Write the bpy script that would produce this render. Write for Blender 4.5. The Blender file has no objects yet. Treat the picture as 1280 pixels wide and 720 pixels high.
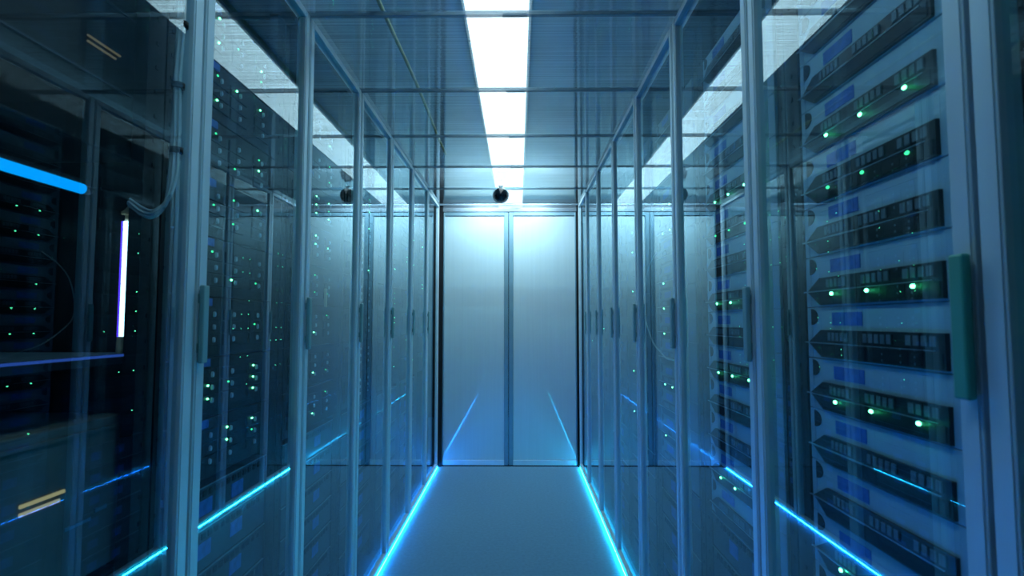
import bpy, bmesh, math, random
from mathutils import Vector, Matrix
random.seed(7)
S = bpy.context.scene
C = S.collection

# ---------------------------------------------------------------- dimensions (metres)
GL, GR = 0.682, 0.518          # distance of the left / right glass plane from the lens axis
END = 4.79                     # the end doors
ROOF = 2.216                   # clear roof over the aisle
CEIL = 2.49
CAMZ = 1.216
LY0, RY0, PITCH = -0.03, 0.03, 0.6

# ---------------------------------------------------------------- materials
def newmat(name):
    m = bpy.data.materials.new(name); m.use_nodes = True
    nt = m.node_tree
    for n in list(nt.nodes): nt.nodes.remove(n)
    out = nt.nodes.new('ShaderNodeOutputMaterial')
    return m, nt, out

def N(nt, t, **kw):
    n = nt.nodes.new(t)
    for k, v in kw.items(): setattr(n, k, v)
    return n

def plain(name, col, rough=0.5, metal=0.0, noise=0.12, scale=14.0, coat=0.0, coat_rough=0.05, bump=0.0, bscale=None, spec=0.5, stretch=(1,1,1), see=0.0):
    m, nt, out = newmat(name)
    b = N(nt, 'ShaderNodeBsdfPrincipled')
    b.inputs['Roughness'].default_value = rough
    b.inputs['Metallic'].default_value = metal
    b.inputs['Coat Weight'].default_value = coat
    b.inputs['Coat Roughness'].default_value = coat_rough
    b.inputs['Specular IOR Level'].default_value = spec
    tc = N(nt, 'ShaderNodeTexCoord'); mp = N(nt, 'ShaderNodeMapping')
    mp.inputs['Scale'].default_value = stretch
    nt.links.new(tc.outputs['Object'], mp.inputs['Vector'])
    nz = N(nt, 'ShaderNodeTexNoise'); nz.inputs['Scale'].default_value = scale; nz.inputs['Detail'].default_value = 4
    nt.links.new(mp.outputs['Vector'], nz.inputs['Vector'])
    rp = N(nt, 'ShaderNodeValToRGB')
    rp.color_ramp.elements[0].position = 0.3; rp.color_ramp.elements[1].position = 0.7
    rp.color_ramp.elements[0].color = tuple(c*(1-noise) for c in col)+(1,)
    rp.color_ramp.elements[1].color = tuple(min(1, c*(1+noise)) for c in col)+(1,)
    nt.links.new(nz.outputs['Fac'], rp.inputs['Fac']); nt.links.new(rp.outputs['Color'], b.inputs['Base Color'])
    if bump:
        n2 = N(nt, 'ShaderNodeTexNoise'); n2.inputs['Scale'].default_value = bscale or scale*6
        nt.links.new(mp.outputs['Vector'], n2.inputs['Vector'])
        bp = N(nt, 'ShaderNodeBump'); bp.inputs['Strength'].default_value = bump; bp.inputs['Distance'].default_value = 0.004
        nt.links.new(n2.outputs['Fac'], bp.inputs['Height']); nt.links.new(bp.outputs['Normal'], b.inputs['Normal'])
    nt.links.new(b.outputs[0], out.inputs['Surface'])
    if see:
        tr = N(nt, 'ShaderNodeBsdfTransparent'); mx = N(nt, 'ShaderNodeMixShader'); mx.inputs[0].default_value = see
        nt.links.new(b.outputs[0], mx.inputs[1]); nt.links.new(tr.outputs[0], mx.inputs[2]); nt.links.new(mx.outputs[0], out.inputs['Surface'])
    return m

def emit(name, col, strength, sample=True):
    m, nt, out = newmat(name)
    e = N(nt, 'ShaderNodeEmission'); e.inputs['Color'].default_value = tuple(col)+(1,); e.inputs['Strength'].default_value = strength
    nt.links.new(e.outputs[0], out.inputs['Surface'])
    if not sample: m.cycles.emission_sampling = 'NONE'
    return m

def glass(name, f0, power, fmax, tint, rough=0.0, streak=0.0, gcol=(0.85,0.96,1)):
    m, nt, out = newmat(name)
    tr = N(nt, 'ShaderNodeBsdfTransparent'); tr.inputs['Color'].default_value = tuple(tint)+(1,)
    gl = N(nt, 'ShaderNodeBsdfGlossy'); gl.inputs['Roughness'].default_value = rough; gl.inputs['Color'].default_value = tuple(gcol)+(1,)
    lw = N(nt, 'ShaderNodeLayerWeight'); lw.inputs['Blend'].default_value = 0.5
    pw = N(nt, 'ShaderNodeMath', operation='POWER'); pw.inputs[1].default_value = power
    mr = N(nt, 'ShaderNodeMapRange'); mr.inputs['To Min'].default_value = f0; mr.inputs['To Max'].default_value = fmax
    nt.links.new(lw.outputs['Facing'], pw.inputs[0]); nt.links.new(pw.outputs[0], mr.inputs['Value'])
    mx = N(nt, 'ShaderNodeMixShader')
    nt.links.new(mr.outputs[0], mx.inputs[0]); nt.links.new(tr.outputs[0], mx.inputs[1]); nt.links.new(gl.outputs[0], mx.inputs[2])
    if streak:
        tc = N(nt, 'ShaderNodeTexCoord'); mp = N(nt, 'ShaderNodeMapping'); mp.inputs['Scale'].default_value = (0.6, 26, 1)
        nz = N(nt, 'ShaderNodeTexNoise'); nz.inputs['Scale'].default_value = 1.6; nz.inputs['Detail'].default_value = 3
        bp = N(nt, 'ShaderNodeBump'); bp.inputs['Strength'].default_value = streak; bp.inputs['Distance'].default_value = 0.002
        nt.links.new(tc.outputs['Object'], mp.inputs['Vector']); nt.links.new(mp.outputs[0], nz.inputs['Vector'])
        nt.links.new(nz.outputs['Fac'], bp.inputs['Height']); nt.links.new(bp.outputs[0], gl.inputs['Normal'])
        # fine streaks in the clearness of the sheet
        mp2 = N(nt, 'ShaderNodeMapping'); mp2.inputs['Scale'].default_value = (0.5, 90, 1)
        n2 = N(nt, 'ShaderNodeTexNoise'); n2.inputs['Scale'].default_value = 1.5; n2.inputs['Detail'].default_value = 4
        nt.links.new(tc.outputs['Object'], mp2.inputs['Vector']); nt.links.new(mp2.outputs[0], n2.inputs['Vector'])
        r2 = N(nt, 'ShaderNodeValToRGB'); r2.color_ramp.elements[0].position = .3; r2.color_ramp.elements[1].position = .7
        r2.color_ramp.elements[0].color = tuple(c*0.5 for c in tint)+(1,); r2.color_ramp.elements[1].color = tuple(tint)+(1,)
        nt.links.new(n2.outputs['Fac'], r2.inputs['Fac']); nt.links.new(r2.outputs['Color'], tr.inputs['Color'])
    nt.links.new(mx.outputs[0], out.inputs['Surface'])
    return m

M = {}
M['floor'] = plain('blue grey vinyl', (0.085,0.25,0.40), 0.75, noise=0.10, scale=60, bump=0.25, bscale=420)
M['ceiling'] = plain('painted ceiling', (0.42,0.60,0.70), 0.8, scale=3)
M['wall'] = plain('dark wall', (0.02,0.035,0.05), 0.8, scale=3)
M['black'] = plain('black rack metal', (0.004,0.007,0.010), 0.6, spec=0.2)
M['blacksat'] = plain('black satin plastic', (0.005,0.008,0.011), 0.5, spec=0.25)
M['alu'] = plain('pale anodised aluminium', (0.44,0.62,0.70), 0.45, metal=0.15, noise=0.06, scale=3, stretch=(4,4,0.5))
M['handle'] = plain('pale plastic handle', (0.15,0.32,0.34), 0.5, noise=0.04)
M['handleled'] = plain('handle with painted green LED light', (0.04,0.30,0.24), 0.5, noise=0.04)  # green LED light on the near handle, painted into its colour
M['glass'] = glass('door glass', 0.06, 2.6, 0.98, (0.82,0.93,0.97), gcol=(0.72,0.92,1.0))
M['roof'] = glass('streaky clear roof sheet', 0.14, 2.8, 0.9, (0.80,0.92,0.96), rough=0.035, streak=0.35)
M['bar'] = plain('grey roof bar', (0.22,0.34,0.42), 0.4, metal=0.4, see=0.38)
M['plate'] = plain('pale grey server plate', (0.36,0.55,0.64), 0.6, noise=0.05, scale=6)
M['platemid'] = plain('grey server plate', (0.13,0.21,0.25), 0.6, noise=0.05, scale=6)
M['grille'] = plain('dark server bezel', (0.008,0.012,0.017), 0.4, noise=0.5, scale=90)
M['port'] = plain('grey port shutter', (0.13,0.19,0.22), 0.5, noise=0.2, scale=30)
M['silver'] = plain('silver trim', (0.40,0.52,0.58), 0.3, metal=0.8)
M['bluelabel'] = plain('blue label', (0.030,0.15,0.50), 0.6, noise=0.25, scale=60)
M['hole'] = plain('black recess', (0.003,0.005,0.007), 0.8)
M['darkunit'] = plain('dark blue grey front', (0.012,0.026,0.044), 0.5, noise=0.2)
M['darkmesh'] = plain('dark drive face', (0.005,0.009,0.013), 0.5, noise=0.4, scale=60, spec=0.25)
M['latch'] = plain('pale latch', (0.42,0.55,0.62), 0.5)
M['green'] = emit('green lamp', (0.14,1.0,0.40), 12.0, False)
M['greendim'] = emit('dim green lamp', (0.05,0.9,0.32), 2.2, False)
M['stripL'] = emit('cyan blue light strip', (0.01,0.25,1.0), 210.0)
M['stripR'] = emit('cyan light strip', (0.02,0.52,0.95), 150.0)
M['channel'] = plain('strip channel', (0.2,0.3,0.35), 0.4, metal=0.7)
M['lamp'] = emit('ceiling diffuser', (0.82,0.95,1.0), 3.8)
M['housing'] = plain('lamp housing', (0.4,0.5,0.55), 0.5)
M['cable'] = plain('white cable', (0.55,0.62,0.62), 0.5, noise=0.05)
M['yellow'] = plain('yellow green cable', (0.22,0.28,0.12), 0.5)
M['cream'] = plain('cream plastic', (0.75,0.62,0.38), 0.5)
M['beige'] = plain('dull beige metal', (0.11,0.13,0.12), 0.6, noise=0.15)
M['tubewhite'] = emit('blue white tube', (0.50,0.85,1.0), 4.0)
M['tubeblue'] = emit('blue tube', (0.0,0.33,0.95), 1.25)
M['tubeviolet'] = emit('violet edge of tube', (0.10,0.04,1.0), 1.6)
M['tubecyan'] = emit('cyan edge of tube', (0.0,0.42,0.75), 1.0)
M['shelfpaint'] = emit('painted blue light on shelf edge', (0.05,0.16,0.75), 0.42)
M['streakdim'] = emit('dim painted light streak', (0.70,0.62,0.36), 0.14, False)
M['streaklit'] = emit('painted cream light streak', (0.74,0.70,0.38), 0.42, False)
M['gloss'] = plain('glossy black dome', (0.004,0.006,0.008), 0.06, coat=1.0, coat_rough=0.02)
def frosted():
    m, nt, out = newmat('frosted door sheet')
    b = N(nt, 'ShaderNodeBsdfPrincipled')
    b.inputs['Base Color'].default_value = (0.46,0.62,0.70,1); b.inputs['Roughness'].default_value = 0.42
    b.inputs['Coat Weight'].default_value = 1.0; b.inputs['Coat Roughness'].default_value = 0.0; b.inputs['Coat IOR'].default_value = 1.55
    tc = N(nt, 'ShaderNodeTexCoord'); mp = N(nt, 'ShaderNodeMapping'); mp.inputs['Scale'].default_value = (60,1,1.2)
    nz = N(nt, 'ShaderNodeTexNoise'); nz.inputs['Scale'].default_value = 1.2; nz.inputs['Detail'].default_value = 3
    nt.links.new(tc.outputs['Object'], mp.inputs[0]); nt.links.new(mp.outputs[0], nz.inputs['Vector'])
    rp = N(nt, 'ShaderNodeValToRGB')
    rp.color_ramp.elements[0].position=.3; rp.color_ramp.elements[1].position=.7
    rp.color_ramp.elements[0].color=(0.31,0.48,0.54,1); rp.color_ramp.elements[1].color=(0.33,0.51,0.57,1)
    nt.links.new(nz.outputs['Fac'], rp.inputs[0]); nt.links.new(rp.outputs[0], b.inputs['Base Color'])
    nt.links.new(b.outputs[0], out.inputs[0]); return m
M['frost'] = frosted()
M['stile'] = plain('blue grey door stile', (0.12,0.26,0.34), 0.45, metal=0.3, noise=0.05)

# ---------------------------------------------------------------- mesh helpers
def bx(bm, x0, x1, y0, y1, z0, z1, mi=0, bev=0.0):
    if x0 > x1: x0, x1 = x1, x0
    if y0 > y1: y0, y1 = y1, y0
    vs = [bm.verts.new((x, y, z)) for x in (x0, x1) for y in (y0, y1) for z in (z0, z1)]
    F = [(0,1,3,2),(4,6,7,5),(0,4,5,1),(2,3,7,6),(0,2,6,4),(1,5,7,3)]
    fs = [bm.faces.new([vs[i] for i in f]) for f in F]
    for f in fs: f.material_index = mi
    if bev:
        es = list({e for f in fs for e in f.edges})
        r = bmesh.ops.bevel(bm, geom=es, offset=bev, segments=2, affect='EDGES', profile=0.5)
        for f in r['faces']: f.material_index = mi

def prism(bm, pts, x0, x1, mi=0):
    """pts: (y, z) outline extruded along x."""
    a = [bm.verts.new((x0, y, z)) for y, z in pts]; b = [bm.verts.new((x1, y, z)) for y, z in pts]
    n = len(pts)
    fs = [bm.faces.new(a), bm.faces.new(list(reversed(b)))]
    for i in range(n): fs.append(bm.faces.new((a[i], b[i], b[(i+1)%n], a[(i+1)%n])))
    for f in fs: f.material_index = mi

def tube(bm, pts, r, seg=8, mi=0, caps=True):
    pts = [Vector(p) for p in pts]
    rings = []
    up = Vector((0.13,0.21,0.97))
    for i, p in enumerate(pts):
        d = (pts[min(i+1, len(pts)-1)] - pts[max(i-1, 0)]).normalized()
        a = d.cross(up)
        if a.length < 0.25: a = d.cross(Vector((1,0,0)))
        a.normalize(); b = d.cross(a)
        rr = r[i] if isinstance(r, (list, tuple)) else r
        rings.append([bm.verts.new(p + a*math.cos(t)*rr + b*math.sin(t)*rr) for t in [2*math.pi*k/seg for k in range(seg)]])
    for i in range(len(rings)-1):
        for k in range(seg):
            f = bm.faces.new((rings[i][k], rings[i][(k+1)%seg], rings[i+1][(k+1)%seg], rings[i+1][k])); f.material_index = mi; f.smooth = True
    if caps:
        f = bm.faces.new(rings[0]); f.material_index = mi
        f = bm.faces.new(list(reversed(rings[-1]))); f.material_index = mi

def smooth_path(pts, n=6):
    P = [Vector(p) for p in pts]; out = []
    for i in range(len(P)-1):
        p0, p1, p2, p3 = P[max(i-1,0)], P[i], P[i+1], P[min(i+2,len(P)-1)]
        for k in range(n):
            t = k/n
            out.append(0.5*((2*p1)+(-p0+p2)*t+(2*p0-5*p1+4*p2-p3)*t*t+(-p0+3*p1-3*p2+p3)*t**3))
    out.append(P[-1]); return out

def mesh(name, bm, *mats):
    bmesh.ops.recalc_face_normals(bm, faces=bm.faces)
    me = bpy.data.meshes.new(name); bm.to_mesh(me); bm.free()
    for m in mats: me.materials.append(m)
    return me

def put(name, me, parent=None, loc=(0,0,0)):
    o = bpy.data.objects.new(name, me); C.objects.link(o); o.location = loc
    if parent: o.parent = parent
    return o

def tag(o, label=None, cat=None, group=None, kind=None):
    if label: o['label'] = label
    if cat: o['category'] = cat
    if group: o['group'] = group
    if kind: o['kind'] = kind
    return o

def thing(name, label, cat, loc=(0,0,0), group=None):
    o = bpy.data.objects.new(name, None); o.empty_display_size = 0.05; C.objects.link(o); o.location = loc
    return tag(o, label, cat, group)

def struct(name, bm, m, label=None):
    o = put(name, mesh(name, bm, *(m if isinstance(m, (list, tuple)) else [m])))
    o['kind'] = 'structure'
    if label: o['label'] = label; o['category'] = name.split('_')[0]
    return o

def copy_tree(o, parent=None):
    c = o.copy(); C.objects.link(c); c.parent = parent
    for ch in list(o.children): copy_tree(ch, c)
    return c

ORD = ['top','second','third','fourth','fifth','sixth','seventh','eighth','ninth','tenth','eleventh','twelfth','thirteenth','fourteenth','fifteenth','sixteenth']

# ---------------------------------------------------------------- the room
bm = bmesh.new(); bx(bm, -1.9, 1.8, -1.5, 7.2, -0.05, 0.0); struct('floor', bm, M['floor'], 'blue grey speckled floor of the aisle between the glass doors')
bm = bmesh.new(); bx(bm, -1.9, 1.8, -1.5, 7.2, CEIL, CEIL+0.05); struct('ceiling', bm, M['ceiling'], 'dim blue ceiling seen through the clear aisle roof')
bm = bmesh.new(); bx(bm, -1.95, -1.9, -1.5, 7.2, 0, CEIL); struct('wall_left', bm, M['wall'])
bm = bmesh.new(); bx(bm, 1.8, 1.85, -1.5, 7.2, 0, CEIL); struct('wall_right', bm, M['wall'])
bm = bmesh.new(); bx(bm, -1.9, 1.8, 7.2, 7.25, 0, CEIL); struct('wall_back', bm, M['wall'])
bm = bmesh.new(); bx(bm, -1.9, 1.8, -1.55, -1.5, 0, CEIL); struct('wall_front', bm, M['wall'])

# ceiling light fixtures in one line above the clear roof
LX = -0.083
lb = bmesh.new(); bx(lb, -0.14, 0.14, -0.595, 0.595, 0.012, 0.05, bev=0.004); lbm = mesh('lamp_housing', lb, M['housing'])
ld = bmesh.new(); bx(ld, -0.125, 0.125, -0.592, 0.592, 0.0, 0.012); ldm = mesh('diffuser', ld, M['lamp'])
fixn = ['above the camera', 'above the large near door glass', 'over the middle of the aisle', 'just before the end doors', 'beyond the end doors']
for i, y in enumerate([0.6, 1.8, 3.0, 4.2, 5.4]):
    t = thing('ceiling_light', 'long white ceiling light seen through the roof, '+fixn[i], 'ceiling light', (LX, y, CEIL-0.051), 'ceiling lights in one line above the aisle')
    put('housing', lbm, t); put('diffuser', ldm, t)

# ---------------------------------------------------------------- clear roof, panel by panel
ypos = [LY0+PITCH*k for k in range(8)] + [END-0.02]
rp = bmesh.new(); 
vs = [rp.verts.new(v) for v in ((-GL-0.01,0,0),(GR+0.01,0,0),(GR+0.01,PITCH,0),(-GL-0.01,PITCH,0))]; rp.faces.new(vs)
rpm = mesh('roof_sheet', rp, M['roof'])
cb = bmesh.new(); bx(cb, -GL-0.01, GR+0.01, -0.008, 0.008, -0.006, 0.010, bev=0.002); bx(cb, -0.05, 0.03, -0.016, 0.0, -0.010, -0.004)
cbm = mesh('crossbar', cb, M['bar'])
rn = ['nearest, above the camera', 'second from the camera', 'third from the camera', 'fourth from the camera', 'fifth from the camera', 'sixth from the camera', 'second last before the end doors', 'last, touching the end doors']
for k in range(8):
    t = thing('roof_panel', 'clear streaky aisle roof panel with dark crossbar, '+rn[k], 'roof panel', (0, ypos[k], ROOF), 'clear roof panels over the aisle')
    o = put('roof_sheet', rpm, t)
    put('crossbar', cbm, t, (0, PITCH if k < 7 else PITCH-0.02, 0.0))

# ---------------------------------------------------------------- end doors
def leaf(name, x0, x1, label, wl, wr):
    bm = bmesh.new()
    bx(bm, x0, x0+wl, END, END+0.04, 0.01, 2.16, bev=0.003); bx(bm, x1-wr, x1, END, END+0.04, 0.01, 2.16, bev=0.003)
    bx(bm, x0+wl, x1-wr, END, END+0.04, 0.01, 0.050, 1); bx(bm, x0+wl, x1-wr, END, END+0.04, 2.13, 2.16)  # bottom rail in paler metal, painting in the floor strip light
    o = struct(name, bm, [M['stile'], M['alu']], label)
    p = bmesh.new(); bx(p, x0+wl-0.002, x1-wr+0.002, END+0.012, END+0.028, 0.05, 2.135)
    put('door_sheet', mesh('door_sheet', p, M['frost']), o)
    return o
mid = -0.083
leaf('door_1', -GL+0.035, mid-0.002, 'left leaf of the frosted double door closing the aisle', 0.012, 0.036)
leaf('door_2', mid+0.002, GR-0.02, 'right leaf of the frosted double door closing the aisle', 0.036, 0.012)
bm = bmesh.new(); bx(bm, -GL-0.02, -GL+0.033, END-0.02, END+0.05, 0, ROOF); struct('trim_1', bm, M['black'], 'black jamb at the left of the end doors')
bm = bmesh.new(); bx(bm, GR-0.018, GR+0.02, END-0.02, END+0.05, 0, ROOF); struct('trim_2', bm, M['black'], 'black jamb at the right of the end doors')
bm = bmesh.new(); bx(bm, -GL+0.033, GR-0.018, END-0.01, END+0.05, 2.163, 2.225); struct('trim_3', bm, M['bar'], 'dark grey lintel above the end doors')
bm = bmesh.new(); bx(bm, -GL+0.033, GR-0.018, END+0.0, END+0.04, 0.0, 0.01); struct('trim_4', bm, M['black'])

# ---------------------------------------------------------------- racks
def rack_meshes(s, g):
    """local origin: floor, at the glass plane, near corner; y 0..0.6; x outward = s."""
    X = lambda d: s*d
    R = {}
    b = bmesh.new()
    bx(b, X(0.10), X(0.95), 0.003, 0.020, 0.0, 2.19); bx(b, X(0.10), X(0.95), 0.580, 0.597, 0.0, 2.19)
    bx(b, X(0.935), X(0.95), 0.020, 0.580, 0.0, 2.19); bx(b, X(0.045), X(0.95), 0.003, 0.597, 2.19, 2.215)
    bx(b, X(0.10), X(0.935), 0.020, 0.580, 0.0, 0.03)
    bx(b, X(0.045), X(0.10), 0.003, 0.597, 0.0, 0.03)
    R['body'] = mesh('cabinet_body', b, M['black'])
    for nm, a, c in (('near', 0.003, 0.036), ('far', 0.541, 0.597)):
        b = bmesh.new(); bx(b, X(0.078), X(0.105), a, c, 0.03, 2.19); 
        for i in range(40): bx(b, X(0.076), X(0.079), (a+c)/2-0.004, (a+c)/2+0.004, 0.08+i*0.052, 0.088+i*0.052, 1)
        R[nm] = mesh('mounting_rail', b, M['blacksat'], M['hole'])
    b = bmesh.new()
    w = 0.036 if s < 0 else 0.032
    for a in (0.004, 0.596-w):
        lo, hi = (a, a+w*0.5) if a > 0.3 else (a+w*0.5, a+w)
        bx(b, X(-0.003), X(0.024), a, a+w, 0.016, 2.213, bev=0.0015); bx(b, X(-0.005), X(-0.002), a+w*0.12, a+w*0.42, 0.020, 2.210)
    bx(b, X(-0.004), X(0.024), 0.004+w, 0.596-w, 2.190, 2.213, bev=0.0015); bx(b, X(-0.004), X(0.022), 0.004+w, 0.596-w, 0.016, 0.034, bev=0.0015)
    bx(b, X(0.004), X(0.02), 0.0, 0.6, 0.0, 0.016)
    bx(b, X(-0.0086 if s < 0 else -0.0079), X(0.004), 0.004, 0.596, 0.0095, 0.0115)
    R['frame'] = mesh('glass_door', b, M['alu'])
    b = bmesh.new()
    vs = [b.verts.new((X(0.006), y, z)) for y, z in ((0.004+w, 0.034),(0.596-w, 0.034),(0.596-w, 2.190),(0.004+w, 2.190))]; b.faces.new(vs)
    R['pane'] = mesh('glass_pane', b, M['glass'])
    b = bmesh.new(); bx(b, X(-0.019), X(-0.008), 0.003, 0.025, 1.128, 1.293, bev=0.003)
    bx(b, X(-0.010), X(-0.002), 0.008, 0.022, 1.15, 1.17); bx(b, X(-0.010), X(-0.002), 0.008, 0.022, 1.255, 1.275)
    R['handle'] = mesh('door_handle', b, M['handle']); R['handle_ledlit'] = R['handle'].copy(); R['handle_ledlit'].materials.clear(); R['handle_ledlit'].materials.append(M['handleled'])
    return R
RM = {-1: rack_meshes(-1, GL), 1: rack_meshes(1, GR)}
def rack(s, k, label):
    g = GL if s < 0 else GR
    R = RM[s]
    y = (LY0 if s < 0 else RY0) + PITCH*k
    t = thing('server_rack', label, 'server rack', (s*g, y, 0), 'glass fronted racks along the '+('left' if s < 0 else 'right'))
    if s > 0 and k == 7: t.scale = (1, 0.55/0.6, 1)   # the last bay is a little narrower
    put('cabinet_body', R['body'], t); put('mounting_rail', R['near'], t); put('mounting_rail', R['far'], t)
    d = put('glass_door', R['frame'], t); put('glass_pane', R['pane'], d)
    put('door_handle', R['handle_ledlit'] if (s > 0 and k == 1) else R['handle'], d)
    return t
LN = ['left rack beside the camera', 'nearest left rack', 'second left rack', 'third left rack', 'fourth left rack', 'fifth left rack', 'sixth left rack', 'last left rack']
RN = ['rack at the right edge', 'nearest full right rack', 'second full right rack', 'third full right rack', 'fourth full right rack', 'fifth full right rack', 'sixth full right rack', 'last right rack']
LD = ['glass fronted black rack on the left, beside the camera and mostly out of view',
      'nearest glass fronted rack on the left, holding blue light tubes and white cables',
      'second glass fronted rack on the left, with black servers and pale round latches',
      'third glass fronted rack on the left, holding a short yellow pull tab',
      'fourth glass fronted rack from the camera on the left',
      'fifth glass fronted rack from the camera on the left',
      'sixth glass fronted rack from the camera on the left',
      'last glass fronted rack on the left, beside the end doors']
RD = ['glass fronted rack cut off by the right edge of the photo',
      'nearest full glass fronted rack on the right, with pale servers and blue labels',
      'second full glass fronted rack on the right, left of the big pale servers',
      'third full glass fronted rack on the right, behind a hanging white cable',
      'fourth full glass fronted rack on the right, counted from the camera',
      'fifth full glass fronted rack on the right, counted from the camera',
      'sixth full glass fronted rack on the right, counted from the camera',
      'last glass fronted rack on the right, beside the end doors']
for k in range(8):
    rack(-1, k, LD[k])
    rack(1, k, RD[k])

# ---------------------------------------------------------------- pale servers (right)
F = 0.072     # depth of the faces behind the glass
def Bx(x0,x1,y0,y1,z0,z1,mat,name,bev=0):
    b = bmesh.new(); bx(b,x0,x1,y0,y1,z0,z1,0,bev); return mesh(name,b,mat)
def pale_parts():
    P = {}
    # origin: rack near corner at the glass plane, z = centre line of the bezel
    b = bmesh.new(); bx(b, F+0.004, 0.56, 0.040, 0.519, -0.030, 0.068)
    bx(b, F, F+0.004, 0.038, 0.503, -0.030, 0.0685, bev=0.001); bx(b, F, F+0.004, 0.505, 0.521, -0.030, 0.0685, bev=0.001)
    P['chassis'] = mesh('chassis', b, M['plate'])
    for nm, mt in (('chassis_mid', 'platemid'), ('chassis_dark', 'darkunit')):
        P[nm] = P['chassis'].copy(); P[nm].materials.clear(); P[nm].materials.append(M[mt])
    b = bmesh.new(); prism(b, [(0.145,-0.027),(0.462,-0.027),(0.505,-0.001),(0.505,0.001),(0.462,0.025),(0.145,0.025)], F-0.006, F+0.001)
    prism(b, [(0.150,-0.024),(0.458,-0.024),(0.492,-0.003),(0.150,-0.003)], F-0.0075, F-0.0055, 1)
    P['bezel'] = mesh('bezel', b, M['grille'], M['darkmesh'])
    P['ports'] = []
    for a0, a1, n in ((0.372,0.438,5),(0.256,0.332,5),(0.162,0.228,4)):
        b = bmesh.new()
        bx(b, F-0.0068, F-0.0055, a0-0.002, a1+0.002, 0.004, 0.022, 1)
        st = (a1-a0)/n
        for i in range(n): bx(b, F-0.0085, F-0.0060, a0+i*st, a0+i*st+st*0.66, 0.0055, 0.0205, 0)
        P['ports'].append(mesh('port_row', b, M['port'], M['grille']))
    b = bmesh.new(); bx(b, F-0.009, F-0.0055, 0.34, 0.515, -0.0012, 0.0008); bx(b, F-0.008, F-0.0055, 0.165, 0.34, -0.0008, 0.0003)
    P['trim_strip'] = mesh('trim_strip', b, M['silver'])
    P['blue_label'] = Bx(F-0.0012, F, 0.338, 0.430, 0.034, 0.058, M['bluelabel'], 'blue_label')
    b = bmesh.new(); pts = [(0.5035, 0.050+0.016*math.sin(t)) if False else (0.5035-0.024*math.cos(t), 0.050+0.016*math.sin(t)) for t in [math.pi*(-0.5+i/10) for i in range(11)]]
    prism(b, pts, F-0.0015, F+0.001); P['ear_recess'] = mesh('ear_recess', b, M['hole'])
    b = bmesh.new()
    bmesh.ops.create_uvsphere(b, u_segments=8, v_segments=6, radius=1.0)
    for v in b.verts: v.co = Vector((v.co.x*0.0024, v.co.y*0.0050, v.co.z*0.0032))
    P['light'] = mesh('status_light', b, M['green'])
    P['dimlight'] = P['light'].copy(); P['dimlight'].materials.clear(); P['dimlight'].materials.append(M['greendim'])
    return P
PP = pale_parts()
LIT = {4:3, 3:3, 1:3, -1:3, -4:2}
LEDY = (0.416, 0.311, 0.201)
nlights = 0
for k in range(8):
    y0 = RY0 + PITCH*k
    sc = 0.55/0.6 if k == 7 else 1
    for j in range(8, -6, -1):
        z = 1.175 + 0.1*j
        n = LIT.get(j, 0)
        if k in (0, 3, 4, 6): n = {5:2, 4:2, 2:1, 1:2, 0:3, -2:2, -4:1}.get(j, 0)
        if k in (5, 7): n = {6:2, 5:2, 3:2, 2:2, 0:2, -1:3, -3:2}.get(j, 0)
        what = {0:'unlit', 1:'one green light lit', 2:'two green lights lit', 3:'three green lights lit'}[n]
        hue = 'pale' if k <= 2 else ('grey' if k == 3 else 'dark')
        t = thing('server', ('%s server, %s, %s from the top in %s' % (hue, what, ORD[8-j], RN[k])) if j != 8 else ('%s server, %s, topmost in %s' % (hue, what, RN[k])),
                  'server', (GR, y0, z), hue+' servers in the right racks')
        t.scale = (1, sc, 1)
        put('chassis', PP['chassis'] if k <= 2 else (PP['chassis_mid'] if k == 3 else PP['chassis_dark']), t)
        put('bezel', PP['bezel'], t)
        if k <= 3:
            for pm in PP['ports']: put('port_row', pm, t)
            put('trim_strip', PP['trim_strip'], t)
        if k <= 3: put('blue_label', PP['blue_label'], t)
        if k <= 3: put('ear_recess', PP['ear_recess'], t)
        order = LEDY[:n]
        for q, ly in enumerate(order):
            dim = (j == 3)
            put('status_light', PP['dimlight'] if dim else PP['light'], t, (F-0.0085, ly, -0.007))
            if k in (1, 2) and not dim:
                L = bpy.data.lights.new('server_glow', 'POINT'); L.color = (0.03,1,0.35); L.energy = 0.007; L.shadow_soft_size = 0.0
                lo = bpy.data.objects.new('server_glow', L); C.objects.link(lo); lo.location = (GR+F-0.016, y0+ly-0.004, z-0.007)

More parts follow.
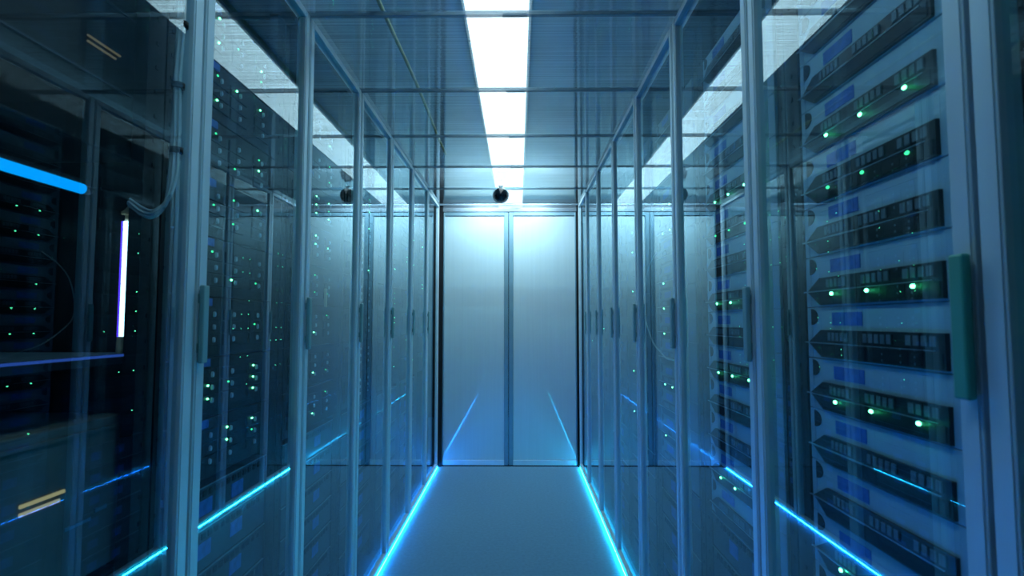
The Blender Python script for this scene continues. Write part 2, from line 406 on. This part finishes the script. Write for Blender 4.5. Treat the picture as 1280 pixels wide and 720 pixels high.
# ---------------------------------------------------------------- dark lower units (both sides)
def dark_parts(s):
    P = {}
    b = bmesh.new(); bx(b, s*(F+0.002), s*0.56, 0.042, 0.520, 0.001, 0.097, bev=0.001)
    P['chassis'] = mesh('chassis', b, M['darkunit'])
    b = bmesh.new()
    for i in range(12): bx(b, s*(F-0.001), s*(F+0.003), 0.16+i*0.028, 0.16+i*0.028+0.016, 0.074, 0.088)
    P['vent_row'] = mesh('vent_row', b, M['hole'])
    P['blue_label'] = Bx(s*(F), s*(F+0.003), -0.030, 0.030, 0.030, 0.066, M['bluelabel'], 'blue_label')
    P['edge_trim'] = Bx(s*(F-0.001), s*(F+0.003), 0.042, 0.520, 0.0955, 0.0975, M['channel'], 'edge_trim')
    return P
DP = {-1: dark_parts(-1), 1: dark_parts(1)}
for s, ks, n, names, side in ((1, range(0, 6), 6, RN, 'right'), (-1, range(2, 7), 7, LN, 'left')):
    for k in ks:
        for i in range(n):
            z = (0.642 if s > 0 else 0.822) - 0.1*(i+1)
            g = GL if s < 0 else GR
            t = thing('storage_unit', 'dark storage unit with blue labels, %s below the servers in %s' % ('first' if i == 0 else ORD[i], names[k]),
                      'storage unit', (s*g, (LY0 if s < 0 else RY0)+PITCH*k, z), 'dark storage units low in the %s racks' % side)
            put('chassis', DP[s]['chassis'], t); put('vent_row', DP[s]['vent_row'], t); put('edge_trim', DP[s]['edge_trim'], t)
            put('blue_label', DP[s]['blue_label'], t, (0, 0.20, 0)); put('blue_label', DP[s]['blue_label'], t, (0, 0.355, 0))

# ---------------------------------------------------------------- black servers (left)
def black_parts():
    P = {}
    b = bmesh.new(); bx(b, -(F+0.004), -0.56, 0.042, 0.536, -0.072, 0.072, bev=0.001)
    P['chassis'] = mesh('chassis', b, M['blacksat'])
    b = bmesh.new()
    for r in (-1, 0, 1):
        for c in (0.208, 0.304, 0.439, 0.115):
            bx(b, -(F-0.001), -(F+0.005), c-0.044, c+0.044, r*0.0315-0.014, r*0.0315+0.014, 0, 0.001)
    P['drive_panel'] = mesh('drive_panel', b, M['darkmesh'])
    b = bmesh.new(); r = bmesh.ops.create_cone(b, cap_ends=True, segments=14, radius1=0.0066, radius2=0.0055, depth=0.005)
    bmesh.ops.rotate(b, verts=b.verts, cent=(0,0,0), matrix=Matrix.Rotation(math.radians(90), 3, 'Y'))
    P['latch'] = mesh('latch', b, M['latch'])
    P['blue_label'] = Bx(-(F-0.001), -(F+0.004), 0.17, 0.20, 0.052, 0.070, M['bluelabel'], 'blue_label')
    return P
BP = black_parts()
for k in range(2, 8):
    y0 = LY0 + PITCH*k
    for j in range(4, -4, -1):
        z = 1.35 + 0.1475*j
        extra = ' with yellow tab' if (k == 3 and j == 0) else ''
        t = thing('drive_server', ('black server with pale latches%s, %s in %s' % (extra, 'topmost' if j == 4 else ORD[4-j]+' from top', LN[k])),
                  'server', (-GL, y0, z), 'black servers in the left racks')
        put('chassis', BP['chassis'], t); put('drive_panel', BP['drive_panel'], t)
        put('blue_label', BP['blue_label'], t)
        for r in (-1, 0, 1):
            for c in (0.208, 0.304, 0.439):
                if k <= 4: put('latch', BP['latch'], t, (-(F-0.003), c, r*0.0315)).scale = (1, 0.72, 1.1)
                if random.random() < 0.36:
                    put('status_light', PP['light'] if random.random() < 0.5 else PP['dimlight'], t, (-(F-0.003), c-0.020, r*0.0315+0.006)).scale = (0.8,0.8,0.8)
        if k == 3 and j == 0:
            put('pull_tab', Bx(-(F-0.012), -(F-0.002), 0.386, 0.394, -0.078, -0.006, M['cream'], 'pull_tab', 0.001), t)

# ---------------------------------------------------------------- nearest left rack: tubes, cables, boxes
# vertical tube
t = thing('light_tube', 'upright glowing blue white tube with cream end caps inside nearest left rack', 'light tube', (-0.80, 1.13, 1.155))
b = bmesh.new(); tube(b, [(0,0,0.03),(0,0,0.265)], 0.0098, 16); put('glass_tube', mesh('glass_tube', b, M['tubewhite']), t)
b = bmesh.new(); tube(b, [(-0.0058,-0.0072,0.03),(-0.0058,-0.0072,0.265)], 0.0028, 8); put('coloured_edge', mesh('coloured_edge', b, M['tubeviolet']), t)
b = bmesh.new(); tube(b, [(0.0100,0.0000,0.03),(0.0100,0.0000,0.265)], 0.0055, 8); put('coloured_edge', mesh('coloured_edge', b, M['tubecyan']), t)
b = bmesh.new(); tube(b, [(0,0,-0.002),(0,0,0.006),(0,0,0.031)], [0.013,0.0125,0.0115], 16); put('end_cap', mesh('end_cap', b, M['cream']), t)
b = bmesh.new(); tube(b, [(0,0,0.263),(0,0,0.280)], 0.006, 12); tube(b, [(0,0,0.280),(0,0,0.284),(0,0,0.290),(0,0,0.297)], [0.013,0.013,0.007,0.002], 16); put('end_cap', mesh('end_cap', b, M['cream']), t)
# horizontal tube
t = thing('light_tube', 'horizontal glowing blue tube at the left edge, above the upright tube', 'light tube', (-0.80, 0.66, CAMZ+0.243))
b = bmesh.new(); tube(b, [(0,0,0),(0,0.345,0)], 0.0095, 16); put('glass_tube', mesh('glass_tube', b, M['tubeblue']), t)
b = bmesh.new(); tube(b, [(0,0.345,0),(0,0.362,0)], 0.008, 12); tube(b, [(0,-0.03,0),(0,0,0)], 0.0105, 12); put('end_cap', mesh('end_cap', b, M['blacksat']), t)
b = bmesh.new(); bx(b, -0.02, -0.006, -0.02, 0.352, 0.012, 0.020); put('tube_bracket', mesh('tube_bracket', b, M['black']), t)
# shelf carrying the upright tube
t = thing('rack_shelf', 'thin metal shelf under the upright blue tube', 'shelf', (-0.80, 0.60, CAMZ-0.063))
b = bmesh.new(); bx(b, -0.40, 0.012, 0.0, 0.545, -0.006, 0.0, bev=0.001); put('shelf_board', mesh('shelf_board', b, M['channel']), t)
b = bmesh.new(); bx(b, 0.012, 0.015, 0.0, 0.545, -0.020, 0.0); put('shelf_lip', mesh('shelf_lip', b, M['blacksat']), t)
b = bmesh.new(); bx(b, 0.012, 0.0152, 0.0, 0.54, -0.006, -0.001); put('painted_tube_light', mesh('painted_tube_light', b, M['shelfpaint']), t)  # blue tube light on the lip, painted in as faint emission
# upper black unit with reflected light streaks painted as dim glowing bars
t = thing('equipment_case', 'black equipment case with two painted cream light streaks, high in nearest left rack', 'equipment case', (-0.80, 0.61, CAMZ+0.33))
b = bmesh.new(); bx(b, -0.42, 0.0, 0.0, 0.53, 0.0, 0.42, bev=0.003); put('case', mesh('case', b, M['blacksat']), t)
b = bmesh.new(); bx(b, 0.0, 0.004, 0.01, 0.52, 0.13, 0.134); bx(b, 0.0, 0.004, 0.01, 0.52, 0.29, 0.294); put('seam_trim', mesh('seam_trim', b, M['darkunit']), t)
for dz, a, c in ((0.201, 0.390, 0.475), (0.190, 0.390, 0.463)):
    b = bmesh.new(); bx(b, 0.0, 0.003, a, c, dz-0.0015, dz+0.0015); put('painted_light_streak', mesh('painted_light_streak', b, M['streakdim']), t)
# beige box with warm light streaks painted as glowing bars
t = thing('equipment_case', 'dull beige box with painted cream light streaks, low in nearest left rack', 'equipment case', (-0.80, 0.60, CAMZ-0.47))
b = bmesh.new(); bx(b, -0.40, 0.0, 0.0, 0.545, 0.0, 0.285, bev=0.003); bx(b, 0.0, 0.004, 0.015, 0.54, 0.262, 0.268); put('case', mesh('case', b, M['beige']), t)
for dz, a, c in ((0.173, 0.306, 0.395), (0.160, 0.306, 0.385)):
    b = bmesh.new(); bx(b, 0.0, 0.004, a, c, dz-0.003, dz+0.003, 0, 0.001); put('painted_streak', mesh('painted_streak', b, M['streaklit']), t)
b = bmesh.new(); bx(b, 0.0, 0.002, 0.40, 0.46, 0.10, 0.106); bx(b, 0.0, 0.002, 0.47, 0.50, 0.11, 0.118); put('marking', mesh('marking', b, M['stile']), t)
t = thing('equipment_case', 'black base case on the floor of nearest left rack, under the beige box', 'equipment case', (-0.80, 0.60, 0.032))
b = bmesh.new(); bx(b, -0.40, 0.0, 0.0, 0.545, 0.0, 0.70, bev=0.003)
put('case', mesh('case', b, M['darkunit']), t)
b = bmesh.new()
for i in range(5): bx(b, 0.0, 0.003, 0.02, 0.54, 0.10+i*0.12, 0.106+i*0.12)
put('seam_trim', mesh('seam_trim', b, M['blacksat']), t)
# cable bundle
t = thing('cable_bundle', 'bundle of white cables with black ties beside the left post, bending to the tube', 'cable', (-0.697, 1.118, 2.18))
O = Vector((-0.697,1.118,2.18))
base = [(-0.697,1.118,2.19),(-0.699,1.117,2.02),(-0.697,1.118,1.86),(-0.700,1.117,1.72),(-0.699,1.118,1.58),(-0.700,1.112,1.50),(-0.708,1.104,1.452),(-0.730,1.100,1.432),(-0.752,1.100,1.436),(-0.778,1.100,1.456)]
offs = [(-0.008,0.0),(-0.004,0.003),(0.0,-0.003),(0.004,0.002),(0.0065,-0.004),(-0.006,-0.005),(0.002,0.006),(-0.001,-0.007)]
for i, of in enumerate(offs):
    b = bmesh.new()
    pts = []
    for q, p in enumerate(base):
        w = 0.9 + 0.25*math.sin(q*2.1+i)
        pts.append(Vector(p)-O + (Vector((of[0]*w, of[1]*w, 0)) if q < 6 else Vector((of[0]*0.25, of[1]*0.6, of[0]*1.0*w))))
    tube(b, smooth_path(pts, 5), 0.0026, 7); put('cable', mesh('cable', b, M['cable']), t)
for zt, xo in ((1.83, 0), (1.70, -0.003), (1.565, -0.002)):
    b = bmesh.new(); tube(b, [(xo,0,zt-2.18-0.006),(xo,0,zt-2.18+0.006)], 0.0125, 14); put('cable_tie', mesh('cable_tie', b, M['black']), t)

# hanging white cable in right racks, yellow cable over the roof
b = bmesh.new()
pts = smooth_path([(0.558,2.03,1.078),(0.545,2.08,1.081),(0.542,2.15,1.10),(0.540,2.24,1.125),(0.540,2.32,1.17),(0.540,2.385,1.225),(0.540,2.395,1.30),(0.540,2.36,1.40),(0.545,2.30,1.46),(0.56,2.24,1.50)], 5)
tube(b, pts, 0.0028, 7)
o = put('hanging_cable', mesh('hanging_cable', b, M['cable'])); tag(o, 'thin white cable hanging in a loop before the third full right rack servers', 'cable')
b = bmesh.new(); tube(b, [(-0.44-0.004*math.sin(i*0.9), 1.35+i*0.2, ROOF+0.019) for i in range(11)], 0.007, 7)
o = put('yellow_cable', mesh('yellow_cable', b, M['yellow'])); tag(o, 'thin yellow green cable lying along the clear roof at left', 'cable')

# ---------------------------------------------------------------- floor light strips
for s, g, m, lab in ((-1, GL, M['stripL'], 'left'), (1, GR, M['stripR'], 'right')):
    t = thing('floor_light_strip', 'glowing %s light strip along the floor under the %s glass doors' % ('blue cyan' if s < 0 else 'cyan', lab), 'light strip', (s*(g-0.012), 0.05, 0.0))
    y0 = LY0 if s < 0 else RY0
    b = bmesh.new(); bx(b, s*0.009, s*0.012, 0, 4.70, 0.001, 0.009); put('channel', mesh('channel', b, M['channel']), t)
    b = bmesh.new()
    for k in range(8):
        a = max(0.05, y0+PITCH*k+0.008)-0.05; c = min(4.75, y0+PITCH*(k+1)-0.008)-0.05
        bx(b, s*0.0065, s*0.009, a, c, 0.0012, 0.0042)
    put('light_line', mesh('light_line', b, m), t)

# ---------------------------------------------------------------- dome camera
t = thing('dome_camera', 'glossy black ball camera with pale ring hanging from the roof near the end doors', 'camera', (-0.128, 4.03, 2.136))
b = bmesh.new(); bmesh.ops.create_uvsphere(b, u_segments=32, v_segments=20, radius=0.054)
for f in b.faces: f.smooth = True
put('ball', mesh('ball', b, M['gloss']), t)
b = bmesh.new()
n = 40; ring = []
for i in range(n):
    a = 2*math.pi*i/n; ring.append((0.0555*math.cos(a), 0.012, 0.0555*math.sin(a)))
ring.append(ring[0]); tube(b, ring, 0.0034, 8, caps=False); put('pale_ring', mesh('pale_ring', b, M['silver']), t)
b = bmesh.new(); tube(b, [(0,0,0.045),(0,0,0.060),(0,0,0.062),(0,0,0.067)], [0.010,0.010,0.018,0.018], 20); put('mount', mesh('mount', b, M['bar']), t)

# ---------------------------------------------------------------- lamps
def lamp(name, kind, loc, energy, col, rot=(0,0,0), **kw):
    L = bpy.data.lights.new(name, kind); L.energy = energy; L.color = col
    for k, v in kw.items(): setattr(L, k, v)
    o = bpy.data.objects.new(name, L); C.objects.link(o); o.location = loc; o.rotation_euler = rot
    return o
# unseen lamps added to brighten the end doors, one per leaf, set just above the roof
for x in (-0.31, 0.14):
    lamp('door_wash_fill', 'AREA', (x, END-0.40, 2.36), 14.5, (0.98,0.99,1.0), (math.radians(42),0,0), shape='RECTANGLE', size=0.24, size_y=0.06)
for y in (0.6, 1.8, 3.0, 4.0):  # unseen spots added along the ceiling lights to brighten the aisle
    lamp('aisle_fill', 'SPOT', (LX, y, CEIL-0.06), 20 if y > 2 else 13, (0.50,0.86,1.0), (0,0,0), spot_size=math.radians(150), spot_blend=0.8, shadow_soft_size=0.0)

for x in (-1.25, 1.1):  # unseen, added over the racks to brighten the ceiling
    lamp('ceiling_fill', 'AREA', (x, 2.2, 2.24), 9, (0.55,0.85,1.0), (math.radians(180),0,0), shape='RECTANGLE', size=0.2, size_y=5.0)
for s_, g, c in ((-1, GL, (0.0,0.50,1.0)), (1, GR, (0.0,0.75,0.85))):  # unseen, added to strengthen the strips' glow on the floor
    lamp('floor_glow_fill', 'AREA', (s_*(g-0.010), 2.4, 0.022), 2.5, c, (0, 0, 0), shape='RECTANGLE', size=0.008, size_y=4.7)
w = bpy.data.worlds.new('World'); S.world = w; w.use_nodes = True
w.node_tree.nodes['Background'].inputs[0].default_value = (0.02,0.06,0.09,1); w.node_tree.nodes['Background'].inputs[1].default_value = 0.3

# ---------------------------------------------------------------- camera
cd = bpy.data.cameras.new('Camera'); cd.sensor_width = 36; cd.lens = 700/1280*36; cd.clip_start = 0.02
co = bpy.data.objects.new('Camera', cd); C.objects.link(co); co.location = (0, 0, CAMZ)
cd.dof.use_dof = True; cd.dof.focus_distance = 3.6; cd.dof.aperture_fstop = 6.0
co.rotation_euler = (math.radians(93.43), 0, math.radians(0.65))
S.camera = co

S.view_settings.view_transform = 'Standard'; S.view_settings.look = 'None'; S.view_settings.exposure = 0.0; S.view_settings.gamma = 1.0
cy = S.cycles
cy.max_bounces = 10; cy.glossy_bounces = 7; cy.diffuse_bounces = 3; cy.transparent_max_bounces = 24
cy.sample_clamp_indirect = 30.0; cy.blur_glossy = 0.0
cy.caustics_reflective = True
cy.use_denoising = True
